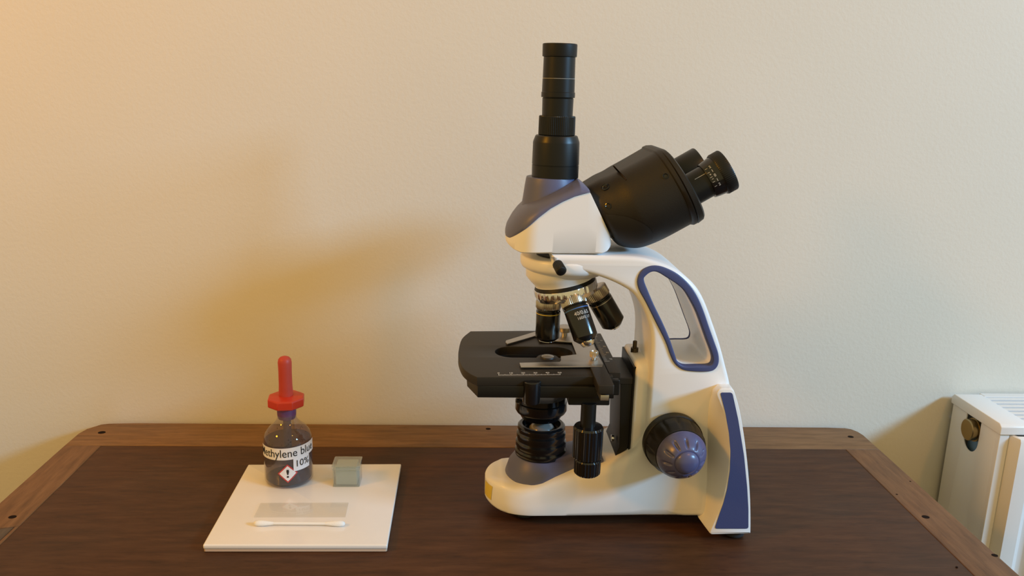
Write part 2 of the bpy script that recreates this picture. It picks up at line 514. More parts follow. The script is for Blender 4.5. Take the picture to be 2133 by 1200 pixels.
# front panel: flange, then fluted pressed sheet
fl = MB()
fl.add(box(RX - .0003, RX + .010, RF, RF + .006, -.55, RZ - .0125))
part('edge_flange', fl.vf(), rad_m, r, bevel=.0006)
prof = [(RX + .0105, RF + .002), (RX + .0112, RF + .001), (RX + .0150, RF - .0085), (RX + .0165, RF - .0105)]
x = RX + .0165
while x < 1.46:
    prof += [(x + .008, RF - .011), (x + .015, RF - .0108), (x + .019, RF - .006), (x + .024, RF - .0035), (x + .0295, RF - .0035), (x + .0345, RF - .006), (x + .0385, RF - .0105)]
    x += .0405
vs, fs = [], []
zt, zb = RZ - .0122, -.55
rows = []
for (dz, dy) in ((zt, .006), (zt - .0015, .0015), (zt - .005, 0), (zt - .035, 0), (zt - .042, 1), (-.50, 1), (zb, 0)):
    row = []
    for (a, b) in prof:
        if dy == 1: yy = b
        else: yy = (b if a < RX + .0170 else RF - .011) + dy
        if a < RX + .0113: yy = b + (dy if dy not in (0, 1) else 0)
        row.append(len(vs)); vs.append((a, yy, dz))
    rows.append(row)
for A, B in zip(rows, rows[1:]):
    for k in range(len(A) - 1): fs.append((A[k], A[k + 1], B[k + 1], B[k]))
part('front_panel', (vs, fs), rad_m, r, ang=24)
for bx in (.70, 1.3):
    part('wall_bracket', box(bx, bx + .03, WALL_Y - .014, WALL_Y, -.5, -.02), rad_m, r)

# ------------------------------------------------------------------ ceramic tile
TZ = .0062
corners = [G(421.8, 1135.6, TZ), G(807, 1135.6, TZ), G(836, 966, TZ), G(517, 967.3, TZ)]
tc = sum(corners, Vector()) / 4
tl = thing('ceramic_tile', (tc.x, tc.y, 0), 'square cream glazed tile lying on the table left of the microscope', 'tile')
out = fillet([(p.x, p.y) for p in corners], .0015, 3)
part('glaze', prism(out, .0022, TZ, 'xy', .0012), tile_m, tl)
part('biscuit', prism([((p[0] - tc.x) * .993 + tc.x, (p[1] - tc.y) * .993 + tc.y) for p in out], 0, .0023, 'xy'), tile_edge_m, tl, 'pinkish unglazed underside')

# glass slide
sc = [G(529, 1075, TZ + .0016), G(719.5, 1074.5, TZ + .0016), G(726, 1046, TZ + .0016), G(543, 1047, TZ + .0016)]
c = sum(sc, Vector()) / 4
o = part('microscope_slide', prism([(p.x, p.y) for p in sc], TZ + .0001, TZ + .0014, 'xy', .0002), slide_glass)
o['label'] = 'clear glass slide lying flat on the tile in front of the bottle'; o['category'] = 'glass slide'

# cotton swab
a, b = G(528, 1090, TZ + .0025), G(719, 1091, TZ + .0025)
sw = thing('cotton_swab', tuple((a + b) / 2 - Vector((0, 0, .0025))), 'white cotton swab lying at the front of the tile', 'cotton swab')
L = (b - a).length; ax = (b - a) / L
part('stick', lathe(a + ax * .008, ax, [(0, .0012), (L - .016, .0012)], n=16), stick_m, sw)
bud = [(0, 0), (.0006, .0014), (.002, .0022), (.0045, .0025), (.008, .0024), (.011, .0020), (.014, .0016), (.0165, .0013)]
part('cotton_tip', lathe(a, ax, bud, n=24), cotton_m, sw)
part('cotton_tip', lathe(b, -ax, bud, n=24), cotton_m, sw)

# coverslip box
q = [G(693, 1014.5, TZ), G(748.5, 1015.5, TZ)]
bw = (q[1] - q[0]).length; bx0, by0 = q[0].x, q[0].y
bz = V(693.6, 971, by0).z
bd = .0205
cb = thing('coverslip_box', (bx0 + bw / 2, by0 + bd / 2, TZ), 'small clear plastic box of greenish glass cover slips at the back of the tile', 'box')
rr = [(bx0, by0), (bx0 + bw, by0), (bx0 + bw, by0 + bd), (bx0, by0 + bd)]
wall_t = .0009
ins = [(bx0 + wall_t, by0 + wall_t), (bx0 + bw - wall_t, by0 + wall_t), (bx0 + bw - wall_t, by0 + bd - wall_t), (bx0 + wall_t, by0 + bd - wall_t)]
mb = MB(); mb.add(prism(fillet(rr, .0015, 4), TZ + .0002, bz - .0042, 'xy', .0003, holes=[ins])); mb.add(prism(fillet(rr, .0015, 4), TZ, TZ + .0008, 'xy'))
part('tray', mb.vf(), box_m, cb)
r2 = [(bx0 - .0006, by0 - .0006), (bx0 + bw + .0006, by0 - .0006), (bx0 + bw + .0006, by0 + bd + .0006), (bx0 - .0006, by0 + bd + .0006)]
mb = MB(); mb.add(prism(fillet(r2, .0015, 4), bz - .0042, bz, 'xy', .0003, holes=[ins])); mb.add(prism(fillet(r2, .0015, 4), bz - .0009, bz - .0001, 'xy'))
part('lid', mb.vf(), box_m, cb)
part('cover_slips', box(bx0 + .0026, bx0 + bw - .0026, by0 + .0022, by0 + bd - .0022, TZ + .0009, bz - .0016), slips_m, cb, bevel=.0006)

# ------------------------------------------------------------------ dropper bottle
BY = .7395
bc = V(603, 1005, BY); BX = bc.x; BR = 49.3 / ppm((BX, BY, .03))
bo = thing('dropper_bottle', (BX, BY, TZ), 'glass dropper bottle with red bulb and cap, dark dye and a Methylene blue 10% label', 'bottle')
def bz_(py, px=602): return V(px, py, BY).z
def hp(h): return h / ppm((BX, BY, .05))
def bprof(k=0.0):
    return [(TZ + .0002 + k, 0), (TZ + .0002 + k, BR - .004 - k), (TZ + .0010 + k, BR - .0012 - k), (TZ + .003 + k, BR - k), (bz_(918), BR - k),
            (bz_(908), BR - .0005 - k), (bz_(899), BR - .002 - k), (bz_(890), BR - .0050 - k), (bz_(882), BR - .0095 - k), (bz_(876), hp(23) - k), (bz_(870), hp(19.5) - k), (bz_(856), hp(18.5) - k)]
glass = part('glass_body', lathe((BX, BY, 0), (0, 0, 1), bprof()[:-1] + [(bz_(856), hp(18.5))], n=64, caps=False), bottle_glass, bo)
lev = bz_(989)
part('dye', lathe((BX, BY, 0), (0, 0, 1), [(TZ + .0018, 0), (TZ + .0018, BR - .005), (TZ + .0035, BR - .0016), (lev, BR - .0013), (lev, 0)], n=56), liquid_m, bo, 'dark liquid at the bottom of the bottle')
part('dye_film', lathe((BX, BY, 0), (0, 0, 1), [(lev, BR - .0011), (bz_(925), BR - .0011), (bz_(912), BR - .0011)], n=56, caps=False), film_m, bo, 'greyish stained inner glass')
part('stopper', lathe((BX, BY, 0), (0, 0, 1), [(bz_(871), hp(15)), (bz_(870), hp(17.3)), (bz_(862), hp(19.2)), (bz_(856), hp(19.4)), (bz_(840), hp(19.4))], n=40), purple_m, bo, 'purple stained stopper')
part('pipette', lathe((BX, BY, 0), (0, 0, 1), [(lev - .004, .0016), (bz_(945), .0024), (bz_(928), .0035), (bz_(870), .0037), (bz_(856), .0037)], n=24, caps=False), pip_m, bo, 'glass pipette inside the bottle')
part('pipette_drop', lathe((BX, BY, 0), (0, 0, 1), [(bz_(938), 0), (bz_(937), .003), (bz_(924), .0034), (bz_(923), 0)], n=24), liquid_m, bo)
zc0, zc1 = bz_(844), bz_(825.5)
oc = hp(38.5)
rot = radians(30)
def octo(rr): return [Vector((BX + rr * cos(rot + k * pi / 4), BY + rr * sin(rot + k * pi / 4), 0)) for k in range(8)]
L = []
for (z, rr) in ((zc0, oc * .90), (zc0 + .0012, oc), (zc1 - .0012, oc), (zc1 + .0002, oc * .95), (zc1 + .0012, oc * .55), (zc1 + .0014, oc * .45)):
    L.append([Vector((p.x, p.y, z)) for p in octo(rr)])
part('cap', loft(L), red_m, bo, 'bright red eight-sided cap', ang=20, bevel=.0006)
zt = bz_(742)
tipx = V(596, 742, BY).x
bulb_p = [(0, hp(14.6)), (.004, hp(14.4)), (.012, hp(13.6)), (.024, hp(13.4)), (zt - zc1 - .006, hp(13.9)), (zt - zc1 - .003, hp(12.8)), (zt - zc1 - .0012, hp(9.5)), (zt - zc1 - .0003, hp(5)), (zt - zc1, 0)]
part('rubber_bulb', lathe((BX, BY, zc1), (0, 0, 1), bulb_p, n=40), redrub_m, bo, 'duller red rubber bulb')
# label
tht = angle_to_camera((BX, BY, .03), (0, 0, 1))
bmap = cyl_map((BX, BY, 0), (0, 0, 1), lambda t: BR + .0003, tht, 0, 1)
bmap2 = cyl_map((BX, BY, 0), (0, 0, 1), lambda t: BR + .0005, tht, 0, 1)
# which way is right in the picture
right = (bmap((.005, 0)) - bmap((0, 0))).dot(IMX) > 0
sg = 1 if right else -1
tilt = radians(2.2)
zl = V(603, 946.5, BY - BR).z
def lab(q, f=bmap, z=None, up=0):
    z = zl if z is None else z
    return f((sg * (q[0] * cos(tilt)), z + q[1] + q[0] * sin(tilt) + up))
def strip(x0, x1, z0, z1, n=30):
    vs = []; fs = []
    for k in range(n + 1):
        x = x0 + (x1 - x0) * k / n
        vs += [(x, z0), (x, z1)]
    for k in range(n): fs.append((2 * k, 2 * k + 2, 2 * k + 3, 2 * k + 1))
    return vs, fs
hl = .0058
part('name_label', mapped(strip(-.0335, .0315, -hl, hl), lab), paper_m, bo, 'white paper strip reading Methylene blue')
nl = [c for c in bo.children if c.name.startswith('name_label')][0]
tv = text_vf('Methylene blue', .0098, bold=.00002)
w0 = max(v.x for v in tv[0]); 
tv = ([Vector((v.x * .0304 / w0 - .0026, v.y * 1.12 + .0002, 0)) for v in tv[0]], tv[1])
tv = fine_text(tv)
part('lettering', mapped(tv, lambda q: lab(q, bmap2)), black_ink_m, nl)
px1, px2 = .0042, .0215
part('strength_label', mapped(strip(px1, px2, -hl - .0122, -hl + .001, 16), lambda q: lab(q, cyl_map((BX, BY, 0), (0, 0, 1), lambda t: BR + .0004, tht, 0, 1))), paper_m, bo, 'white paper square reading 10%')
sl = [c for c in bo.children if c.name.startswith('strength_label')][0]
tv = fine_text(text_vf('10%', .0092))
part('lettering', mapped(tv, lambda q: lab((q[0] + (px1 + px2) / 2 + .0004, q[1] - hl - .0052), cyl_map((BX, BY, 0), (0, 0, 1), lambda t: BR + .0008, tht, 0, 1))), black_ink_m, sl)
# hazard diamond
def grid_diamond(h, n=8):
    vs = []; fs = []
    for i in range(n + 1):
        for j in range(n + 1):
            u, v = i / n * 2 - 1, j / n * 2 - 1
            vs.append(((u - v) / 2 * h, (u + v) / 2 * h))
    for i in range(n):
        for j in range(n): fs.append((i * (n + 1) + j, (i + 1) * (n + 1) + j, (i + 1) * (n + 1) + j + 1, i * (n + 1) + j + 1))
    return vs, fs
zd = V(600, 987, BY - BR).z
dd = lambda rad: (lambda q: cyl_map((BX, BY, 0), (0, 0, 1), lambda t: BR + rad, tht, 0, 1)((sg * (q[0] - .0012), zd + q[1])))
hz = part('hazard_label', mapped(grid_diamond(.0093), dd(.0003)), redprint_m, bo, 'red-edged hazard diamond with an exclamation mark')
part('diamond_centre', mapped(grid_diamond(.0077), dd(.0004)), paper_m, hz)
mb = MB()
mb.add(([(-.0010, .0040, 0), (.0010, .0040, 0), (.0012, .0020, 0), (.0005, -.0012, 0), (-.0005, -.0012, 0), (-.0012, .0020, 0)], [(0, 1, 2, 3, 4, 5)]))
mb.add(([(.0010 * cos(k * pi / 6), -.0031 + .0010 * sin(k * pi / 6), 0) for k in range(12)], [tuple(range(12))]))
part('exclamation_mark', mapped(mb.vf(), dd(.00055)), black_ink_m, hz)
# dye specks on the shoulder
sp = MB()
for k in range(26):
    th = tht + random.uniform(-1.3, 1.3); zz = random.uniform(bz_(912), bz_(880)); rr_ = interp([(bz_(918), BR), (bz_(908), BR - .0005), (bz_(899), BR - .002), (bz_(890), BR - .005), (bz_(882), BR - .0095), (bz_(876), hp(23))], zz) + .0001
    p = bmap((0, 0)); q = Vector((BX + cos(0), BY, 0))
    a_, u_, w_ = frame_of((0, 0, 1)); n_ = u_ * cos(th) + w_ * sin(th)
    sp.add(lathe(Vector((BX, BY, zz)) + n_ * rr_, n_, [(-.0001, .0004), (.0001, .0003), (.00012, 0)], n=6))
part('dye_specks', sp.vf(), liquid_m, bo, kind='stuff')

# ================================================================== microscope
YC, YN, YFa = .700, .661, .739
mic = thing('microscope', (.13, YC, 0), 'ivory and black laboratory microscope with angled twin eyepieces and an upright camera tube', 'microscope')

def vlathe(name, m, cx, prof, X=None, Y=YC, knurl=None, parent=None, label=None, n=64, py_front=None):
    """upright lathe from (pixel y, half width px) pairs read on the axis plane"""
    P = []
    for (py, h) in prof:
        q = V(cx, py, Y); P.append((q.z, h / ppm(q)))
    x = X if X is not None else V(cx, prof[0][0], Y).x
    return part(name, lathe((x, Y, 0), (0, 0, 1), P, n=n, knurl=knurl), m, parent or mic, label, ang=14 if knurl else 38)

# ---- base: rounded toe, rising to the right
CS = [(0, 0), (.5, 0), (.93, 0), (.985, .03), (1, .10), (.985, .35), (.955, .62), (.925, .80), (.89, .90), (.83, .965), (.74, .995), (.5, 1.0), (0, 1.0)]
CS_V = [(0, 0), (.5, 0), (.90, 0), (.975, .02), (1, .06), (1, .35), (1, .62), (.998, .80), (.985, .90), (.95, .965), (.88, .995), (.5, 1.0), (0, 1.0)]
def section(x, y0, hw, zb, zt, cs=CS):
    pts = [Vector((x, y0 - s * hw, zb + (zt - zb) * t_)) for s, t_ in cs]
    pts += [Vector((x, y0 + s * hw, zb + (zt - zb) * t_)) for s, t_ in reversed(cs[1:-1])]
    return pts
tipX = V(1009, 1028, YC).x
top_tab = []
for (px, py) in ((1009, 1004), (1040, 1014), (1075, 1017), (1110, 1013), (1150, 1000), (1190, 987), (1230, 975), (1270, 962), (1305, 946), (1322, 934), (1336, 915), (1346, 890)):
    q = V(px, py, YN + .006); top_tab.append((q.x, q.z))
xe = V(1464, 1000, YN).x
loops = []
N = 60
for i in range(N + 1):
    s = i / N
    x = tipX + .0003 + (xe - tipX) * (s ** 1.7)
    k = min(1, (x - tipX) / .044)
    hw = .0392 * (1 - (1 - k) ** 2.15) ** (1 / 2.15)
    zt = interp(top_tab, x)
    zt = .010 + (zt - .010) * min(1, .62 + .38 * sqrt(min(1, (x - tipX) / .016)))
    f = min(1, max(0, (x - V(1170, 1000, YN).x) / (V(1335, 1000, YN).x - V(1170, 1000, YN).x))); f = f * f * (3 - 2 * f)
    off = 0.0
    cs = [(a_ + (b_ - a_) * f, c_) for (a_, c_), (b_, d_) in zip(CS, CS_V)]
    loops.append(section(x, YC, max(hw, .002) + off, .010 + .004 * (1 - min(1, (x - tipX) / .02)) ** 2, zt, cs))
base = part('base', loft(loops), white_m, mic, ang=50)
bvh_base = BVHTree.FromPolygons([v.co for v in base.data.vertices], [tuple(p.vertices) for p in base.data.polygons])
# yellow sticker on the toe
st = [(tipX + .0012, YC - .004)]
mb = MB()
vs, fs = [], []
for i in range(7):
    for j in range(7):
        y = YC - .021 + .013 * i / 6; z = .0165 + .013 * j / 6
        hit = bvh_base.ray_cast(Vector((-.2, y, z)), Vector((1, 0, 0)), .6)
        h = hit[0] if hit[0] else Vector((tipX, y, z))
        vs.append(Vector((h.x - .0004, y, z)))
for i in range(6):
    for j in range(6): fs.append((i * 7 + j, (i + 1) * 7 + j, (i + 1) * 7 + j + 1, i * 7 + j + 1))
stk = part('warning_sticker', (vs, fs), yellow_m, mic, 'yellow sticker on the toe')

# ---- arm (side profile, rounded edges, oval window through it)
arm_px = [(1150, 531), (1258, 533), (1324, 535), (1362, 542), (1400, 557), (1425, 573), (1450, 597), (1468, 627), (1486, 675), (1501, 720), (1513, 765), (1522, 803),
          (1532, 870), (1543, 950), (1548, 1020), (1550, 1075), (1480, 1076), (1412, 1076), (1353, 1060), (1351, 1040), (1350, 980), (1349, 946), (1348, 925), (1348, 895), (1350, 850), (1353, 808),
          (1356, 757), (1358, 720), (1356, 690), (1348, 660), (1336, 634), (1319, 612), (1298, 598), (1273, 586), (1248, 577), (1222, 570), (1180, 563), (1150, 560)]
arm_px = [(x, y) for x, y in arm_px]
armo = [(q.x, q.y) for q in catmull(XZ(arm_px, YN), 4, True, sharp=(0, 15, 18, 37))]
armo = [(x, max(z, .010)) for x, z in armo]
in_px = [(1341, 583), (1345, 574), (1357, 566), (1370, 567), (1390, 579), (1410, 592), (1425, 606), (1437, 625), (1450, 650), (1462, 682), (1472, 710), (1482, 737), (1484, 752), (1477, 761), (1450, 762), (1425, 762), (1412, 754), (1406, 740), (1395, 707), (1380, 672), (1362, 635), (1350, 607)]
out_px = [(1327, 582), (1335, 564), (1350, 555), (1367, 553), (1387, 558), (1412, 571), (1435, 592), (1452, 617), (1465, 647), (1477, 682), (1487, 710), (1496, 737), (1496, 757), (1487, 770), (1470, 774), (1440, 773), (1420, 769), (1405, 757), (1396, 740), (1385, 710), (1365, 670), (1345, 630), (1330, 602)]
hin = [(q.x, q.y) for q in catmull(XZ(in_px, YN), 4)]
hout = [(q.x, q.y) for q in catmull(XZ(out_px, YN), 4)]
arm = part('arm', prism(armo, YN, YFa, 'xz', .0040, holes=[hin], res=3), white_m, mic, ang=45)
hin2 = [(q.x, q.y) for q in catmull(XZ(in_px, YN), 4)]
part('window_rim', prism(hout, YN - .0014, YN + .0066, 'xz', .0010, holes=[[(x, z) for x, z in hin2]]), bluegrey_m, mic, 'slate blue rim round the opening in the arm')
part('window_rim', prism(hout, YFa - .0006, YFa + .0014, 'xz', .0006, holes=[hin2]), bluegrey_m, mic, 'slate blue rim round the opening in the arm')

# ---- rear bracket flaring to both sides, with blue insets
YFl, YFr = .636, .764
A_px = [(1493, 824), (1494.5, 816), (1499, 811.5), (1505, 810.5), (1515, 810.5), (1523, 811), (1528, 813.5), (1531, 819), (1541, 854), (1550, 905), (1557.5, 965), (1562.5, 1025), (1564, 1070), (1564, 1106), (1563, 1111), (1558, 1112), (1520, 1113), (1487, 1114),
        (1481, 1113), (1479, 1108), (1489, 1085), (1501, 1055), (1510, 1019), (1516.5, 980), (1518.5, 935), (1515.5, 899), (1509, 866), (1500, 841)]
def back_x(i, p):
    tab = {0: (1482, 822), 1: (1484, 812), 2: (1490, 805), 3: (1496, 800), 4: (1505, 799.5), 5: (1514, 799.5), 6: (1519.5, 801), 7: (1525, 812), 18: (1458, 1113 - 34), 19: (1456, 1108 - 30), 17: (1470, 1079), 20: (1466, 1068), 21: (1470, 1046), 22: (1472, 1016), 23: (1473, 978), 24: (1474, 935), 25: (1474, 899), 26: (1475, 866), 27: (1477, 841)}
    return tab.get(i)
Aw = [V(x, y, YFl) for x, y in A_px]
Bw = []
for i, (x, y) in enumerate(A_px):
    t2 = back_x(i, (x, y))
    if t2: q = V(t2[0], t2[1], YN)
    else: q = Vector((Aw[i].x, YN, Aw[i].z))
    q.z = max(q.z, .0085); Bw.append(q)
Aw = catmull(Aw, 3); Bw = catmull(Bw, 3)
cen = sum(Aw, Vector()) / len(Aw)
def shr(L, y, k):     # offset outline inwards by k
    n = len(L); o_ = []
    for i in range(n):
        a_, b_ = L[i - 1], L[(i + 1) % n]; d = (b_ - a_); nrm = Vector((-d.z, 0, d.x)).normalized()
        p = L[i] + nrm * k
        if (p - cen).length > (L[i] - cen).length and False: p = L[i] - nrm * k
        o_.append(Vector((p.x, y, p.z)))
    return o_
def area2(L): return sum(a_.x * b_.z - b_.x * a_.z for a_, b_ in zip(L, L[1:] + L[:1]))
kk = 1 if area2(Aw) > 0 else -1
def at(L, y): return [Vector((p.x, y, p.z)) for p in L]
mir = lambda y: 2 * YC - y
lps = [shr(Aw, YFl, .0012 * kk), shr(Aw, YFl + .0003, .0004 * kk), at(Aw, YFl + .0012), at(Bw, YN), at(Bw, YC), at(Bw, mir(YN)), at(Aw, mir(YFl + .0012)), shr(Aw, mir(YFl), .0012 * kk)]
mid = [((a_ * .45 + b_ * .55)) for a_, b_ in zip(Aw, Bw)]
lps.insert(3, at(mid, YFl + .0135)); 
part('rear_bracket', loft(lps), white_m, mic, ang=35)
I_px = [(1500.5, 823), (1501, 819.5), (1504, 818), (1513, 818), (1523, 818), (1526, 821), (1538, 875), (1550, 950), (1556.5, 1016), (1558.5, 1060), (1559, 1096), (1557.5, 1100.5), (1553, 1101.5), (1520, 1101.5), (1493, 1101.5), (1489, 1099), (1489.5, 1094), (1499, 1070), (1507, 1048), (1513, 1028), (1520, 986), (1521.8, 944), (1518.5, 902), (1511, 860)]
I_px = [(1500, 818), (1525.5, 818), (1538, 875), (1550, 950), (1556.5, 1016), (1559, 1060), (1559, 1101.5), (1488.5, 1101.5), (1499, 1070), (1507, 1048), (1514.5, 1020), (1520.5, 980), (1521.8, 940), (1518.5, 902), (1511, 860)]
Iw = [(q.x, q.y) for q in fillet(XZ(I_px, YFl - .0004), .0022)]
part('side_inset', prism(Iw, YFl - .0004, YFl + .0012, 'xz'), bluegrey_m, mic, 'slate blue inset panel on the rear bracket')
part('side_inset', prism(Iw, mir(YFl + .0012), mir(YFl - .0004), 'xz'), bluegrey_m, mic, 'slate blue inset panel on the rear bracket')
# feet
for (px, y) in ((1092, .684), (1092, .722), (1530, .650), (1530, .750)):
    X = V(px, 1090, y).x
    part('foot', lathe((X, y, 0), (0, 0, 1), [(0, 0), (0, .0075), (.0012, .0088), (.0095, .0095), (.0120, .0095)], n=28), rubber_m, mic)

# ---- collar under the head
XA = V(1181, 530, YC).x
zt_ = V(1181, 529.5, YC).z
col = MB()
col.add(lathe((XA, YC, zt_ - .0135), (0, 0, 1), [(-.002, .030), (0, .0325), (.002, .036), (.0035, .0385), (.0060, .0398), (.0115, .0400), (.0130, .0392), (.0135, .0380)], n=72))
TA = Vector((sin(radians(13.0)), 0, -cos(radians(13.0))))     # turret axis, pointing down and to the right
TC = V(1178, 598, YC)
col.add(lathe(TC - TA * .0255, TA, [(0, .030), (.008, .0315), (.014, .0285), (.0175, .0262), (.0195, .0258), (.0197, .020)], n=72))
part('collar', col.vf(), white_m, mic, ang=50)
part('head_seat', lathe((XA, YC, zt_ - .0005), (0, 0, 1), [(0, .0265), (.0022, .0265)], n=60), black_m, mic)
# locking screw
p0, p1 = V(1156, 541, .6605), V(1161, 550, .652); p2 = V(1170, 566, .640)
d = (p2 - p0); dl = d.length
ls = part('locking_screw', lathe(p0 - d * .3, d, [(0, .0016), (dl * .75, .0016)], n=20), chrome_m, mic)
part('screw_knob', lathe(p1, p2 - p1, [(0, .0030), (.0006, .0042), ((p2 - p1).length - .001, .0044), ((p2 - p1).length, .0034), ((p2 - p1).length + .0006, 0)], knurl={1: (22, .0004), 2: (22, .0004)}), black_m, ls)

# ---- turret
tu = part('turret', lathe(TC - TA * .0062, TA, [(-.002, .020), (-.0015, .0248), (.0015, .0262), (.003, .0268), (.0055, .026), (.0075, .0225), (.0105, .0180), (.013, .0150), (.0135, 0)], n=64), black_m, mic)
part('grip_ring', lathe(TC - TA * .0032, TA, [(0, .0262), (.0006, .0274), (.0012, .0276), (.0062, .0276), (.0068, .0272), (.0074, .0268), (.0100, .0262), (.0104, .0240)], knurl={1: (30, .0005), 2: (30, .0006), 3: (30, .0006)}), chrome_m, mic, 'chrome fluted ring of the turret')

def objective(p0, p1, hw, kn=.0075, m_ring=yellow_m, tip=.004, tz=.008, txt=None):
    d = (p1 - p0); Lg = d.length; dn = d.normalized()
    ob = part('objective_lens', lathe(p0, dn, [(kn - .001, hw * .9), (kn + .0004, hw * .98), (kn + .0010, hw * .90), (kn + .0016, hw * .90), (kn + .0022, hw), (Lg - tz - tip * .5, hw), (Lg - tz - tip * .5 + .0006, hw * .985),
                                              (Lg - tip, hw * .66), (Lg - tip + .0004, hw * .60)], n=56), glossblk_m, mic)
    part('knurled_ring', lathe(p0, dn, [(0, hw * .90), (.0004, hw * 1.03), (.001, hw * 1.05), (kn - .0015, hw * 1.05), (kn - .0008, hw * 1.02), (kn - .0004, hw * .93)], knurl={1: (44, .0003), 2: (44, .00045), 3: (44, .00045), 4: (44, .0003)}), brassy_m, ob, 'nickel knurled ring')
    part('colour_ring', lathe(p0, dn, [(kn + .0034, hw * .98), (kn + .0035, hw * 1.004), (kn + .0041, hw * 1.004), (kn + .0042, hw * .98)], n=56), m_ring, ob)
    part('lens_tip', lathe(p0, dn, [(Lg - tip, hw * .58), (Lg - tip + .0006, hw * .60), (Lg - .0010, hw * .50), (Lg, hw * .40), (Lg, hw * .22), (Lg - .0006, 0)], n=36), chrome_m, ob)
    if txt:
        th = angle_to_camera((p0 + p1) / 2, dn)
        fn = cyl_map(p0, dn, lambda t: hw + .0001, th, 0, 1)
        sgx = 1 if (fn((.003, .02)) - fn((0, .02))).dot(IMX) > 0 else -1
        mb = MB()
        for s_, sz, tt, off in txt:
            tv = text_vf(s_, sz, 'LEFT')
            mb.add(mapped(tv, lambda q: fn((sgx * (q[0] + off), tt - q[1]))))
        part('engraving', mb.vf(), ink_m, ob)
    return ob
pL0 = V(1143, 625, YC); pL1 = V(1144, 713, YC)
pL1.x = pL0.x
sc_ = ppm(pL0)
objective(pL0, pL1, 25.4 / sc_, m_ring=yellow_m, tip=.0022, tz=.0045)
objective(V(1189, 612, .684), V(1226, 721, .664), 25.8 / ppm(V(1190, 620, .68)), m_ring=bluering_m, tip=.0042, tz=.0062, kn=.0110, txt=[('40/0.65', .0045, .0195, -.0030), ('160/0.17', .0034, .0238, -.0016)])
objective(V(1236, 601, .704), V(1283, 682, .704), 25.8 / ppm(V(1235, 610, .70)), m_ring=steel_m, tip=.0022, tz=.0050, kn=.0095)
objective(TC + Vector((.004, .019, -.006)), TC + Vector((.012, .030, -.030)), .0095, m_ring=redprint_m, tip=.002, tz=.0045)

# ---- head: ivory body and violet grey cover, lofted along x
def XYtab(pts, Y): return [(V(x, y, Y).x, V(x, y, Y).z) for x, y in pts]
h_top = XYtab([(1053, 505), (1064, 503), (1080, 490), (1096, 477), (1121, 454), (1147, 434), (1172, 420), (1197, 409), (1222, 402), (1229, 400), (1248, 440), (1273, 494), (1277, 508)], YN + .001)
h_bot = XYtab([(1053, 512), (1060, 518), (1071, 525), (1085, 529.5), (1254, 530), (1266, 525), (1272, 518), (1277, 510)], YN + .001)
x0 = V(1052.5, 505, YC).x; x1 = V(1276, 508, YN).x
HCS = [(0, 0), (.55, 0), (.90, 0), (.97, .015), (1, .05), (1, .5), (.995, .85), (.985, 1.0), (.6, 1.0), (0, 1.0)]
loops = []; N = 90
hwh = .0385
def head_hw(x, full=hwh):
    k = min(1, (x - x0 + .0004) / .026); w = full * (1 - (1 - k) ** 2.2) ** (1 / 2.2)
    xr = (x1 - x) / .012
    if xr < 1: w *= .80 + .20 * (1 - (1 - max(xr, 0)) ** 2) ** .5
    return max(w, .002)
hb = zt_ + .0002
for i in range(N + 1):
    s = i / N; x = x0 + .0002 + (x1 - x0) * s
    zb = max(interp(h_bot, x), hb - .004); zt = interp(h_top, x)
    loops.append(section(x, YC, head_hw(x), zb, max(zt, zb + .0008), HCS))
part('head', loft(loops), white_m, mic, ang=40)
c_top = XYtab([(1052.5, 492), (1054, 481), (1058, 469), (1071, 449), (1083, 435), (1096, 424), (1130, 407), (1160, 392), (1190, 378), (1203, 373), (1215, 381), (1224, 391), (1230, 401)], YC - .012)
CCS = [(0, 0), (.6, 0), (.985, 0), (1.003, .05), (1.0, .2), (.96, .45), (.86, .70), (.68, .88), (.45, .97), (.2, 1.0), (0, 1.0)]
xc1 = V(1229.5, 400, YN).x
loops = []
for i in range(N + 1):
    s = i / N; x = x0 - .0001 + (xc1 - x0) * s
    zb = interp(h_top, x) - .0003; zt = interp(c_top, x)
    loops.append(section(x, YC, head_hw(x) * 1.004, zb, max(zt, zb + .0006), CCS))
cover = part('head_cover', loft(loops), violet_m, mic, 'violet grey cover on the head', ang=50)
sx = V(1154, 368, YC).x
vlathe('tube_socket', violet_m, 1154, [(440, 62), (428, 59), (410, 56.5), (385, 53.5), (372, 51.5), (368.5, 50.5), (368, 46)], X=.0672, label='violet grey socket of the upright tube')

# ---- upright camera tube
TX = V(1156, 367, YC).x
def T(name, m, prof, knurl=None, label=None, parent=None):
    P = []
    for (py, h) in prof:
        q = V(1160, py, YC); P.append((q.z, h / ppm(q)))
    return part(name, lathe((TX, YC, 0), (0, 0, 1), P, n=72, knurl=knurl), m, parent or mic, label, ang=12)
T('camera_adapter', tube_m, [(369, 46), (368.5, 48.5), (343.5, 48.8), (343, 48), (342, 48), (341.5, 49), (297, 48.5), (294, 48), (283, 44), (281.5, 42), (281, 37)])
ct = T('camera_tube', tube_m, [(282, 32), (241, 32), (205, 32.6), (204, 31.5), (203.2, 31.5), (203, 34.6), (202, 35.2), (192.5, 35.2), (191.5, 34), (164.5, 33.8), (163.8, 33.2), (163, 33.2), (162.4, 33.6), (119, 33.2), (118, 32.4)])
T('knurled_collar', tube_m, [(281, 36), (280, 38.2), (243, 38.0), (241, 36.8), (241, 32)], knurl={1: (60, .0004), 2: (60, .0004)})
T('tube_cap', black_m, [(118.5, 33), (118, 35.6), (116, 36), (93, 36.3), (91.2, 35.6), (90.6, 33), (90.6, 26), (93, 24), (93, 0)])
T('ring_line', ink_m, [(163.9, 33.0), (163.8, 33.5), (163.3, 33.5), (163.2, 33.0)], parent=ct)

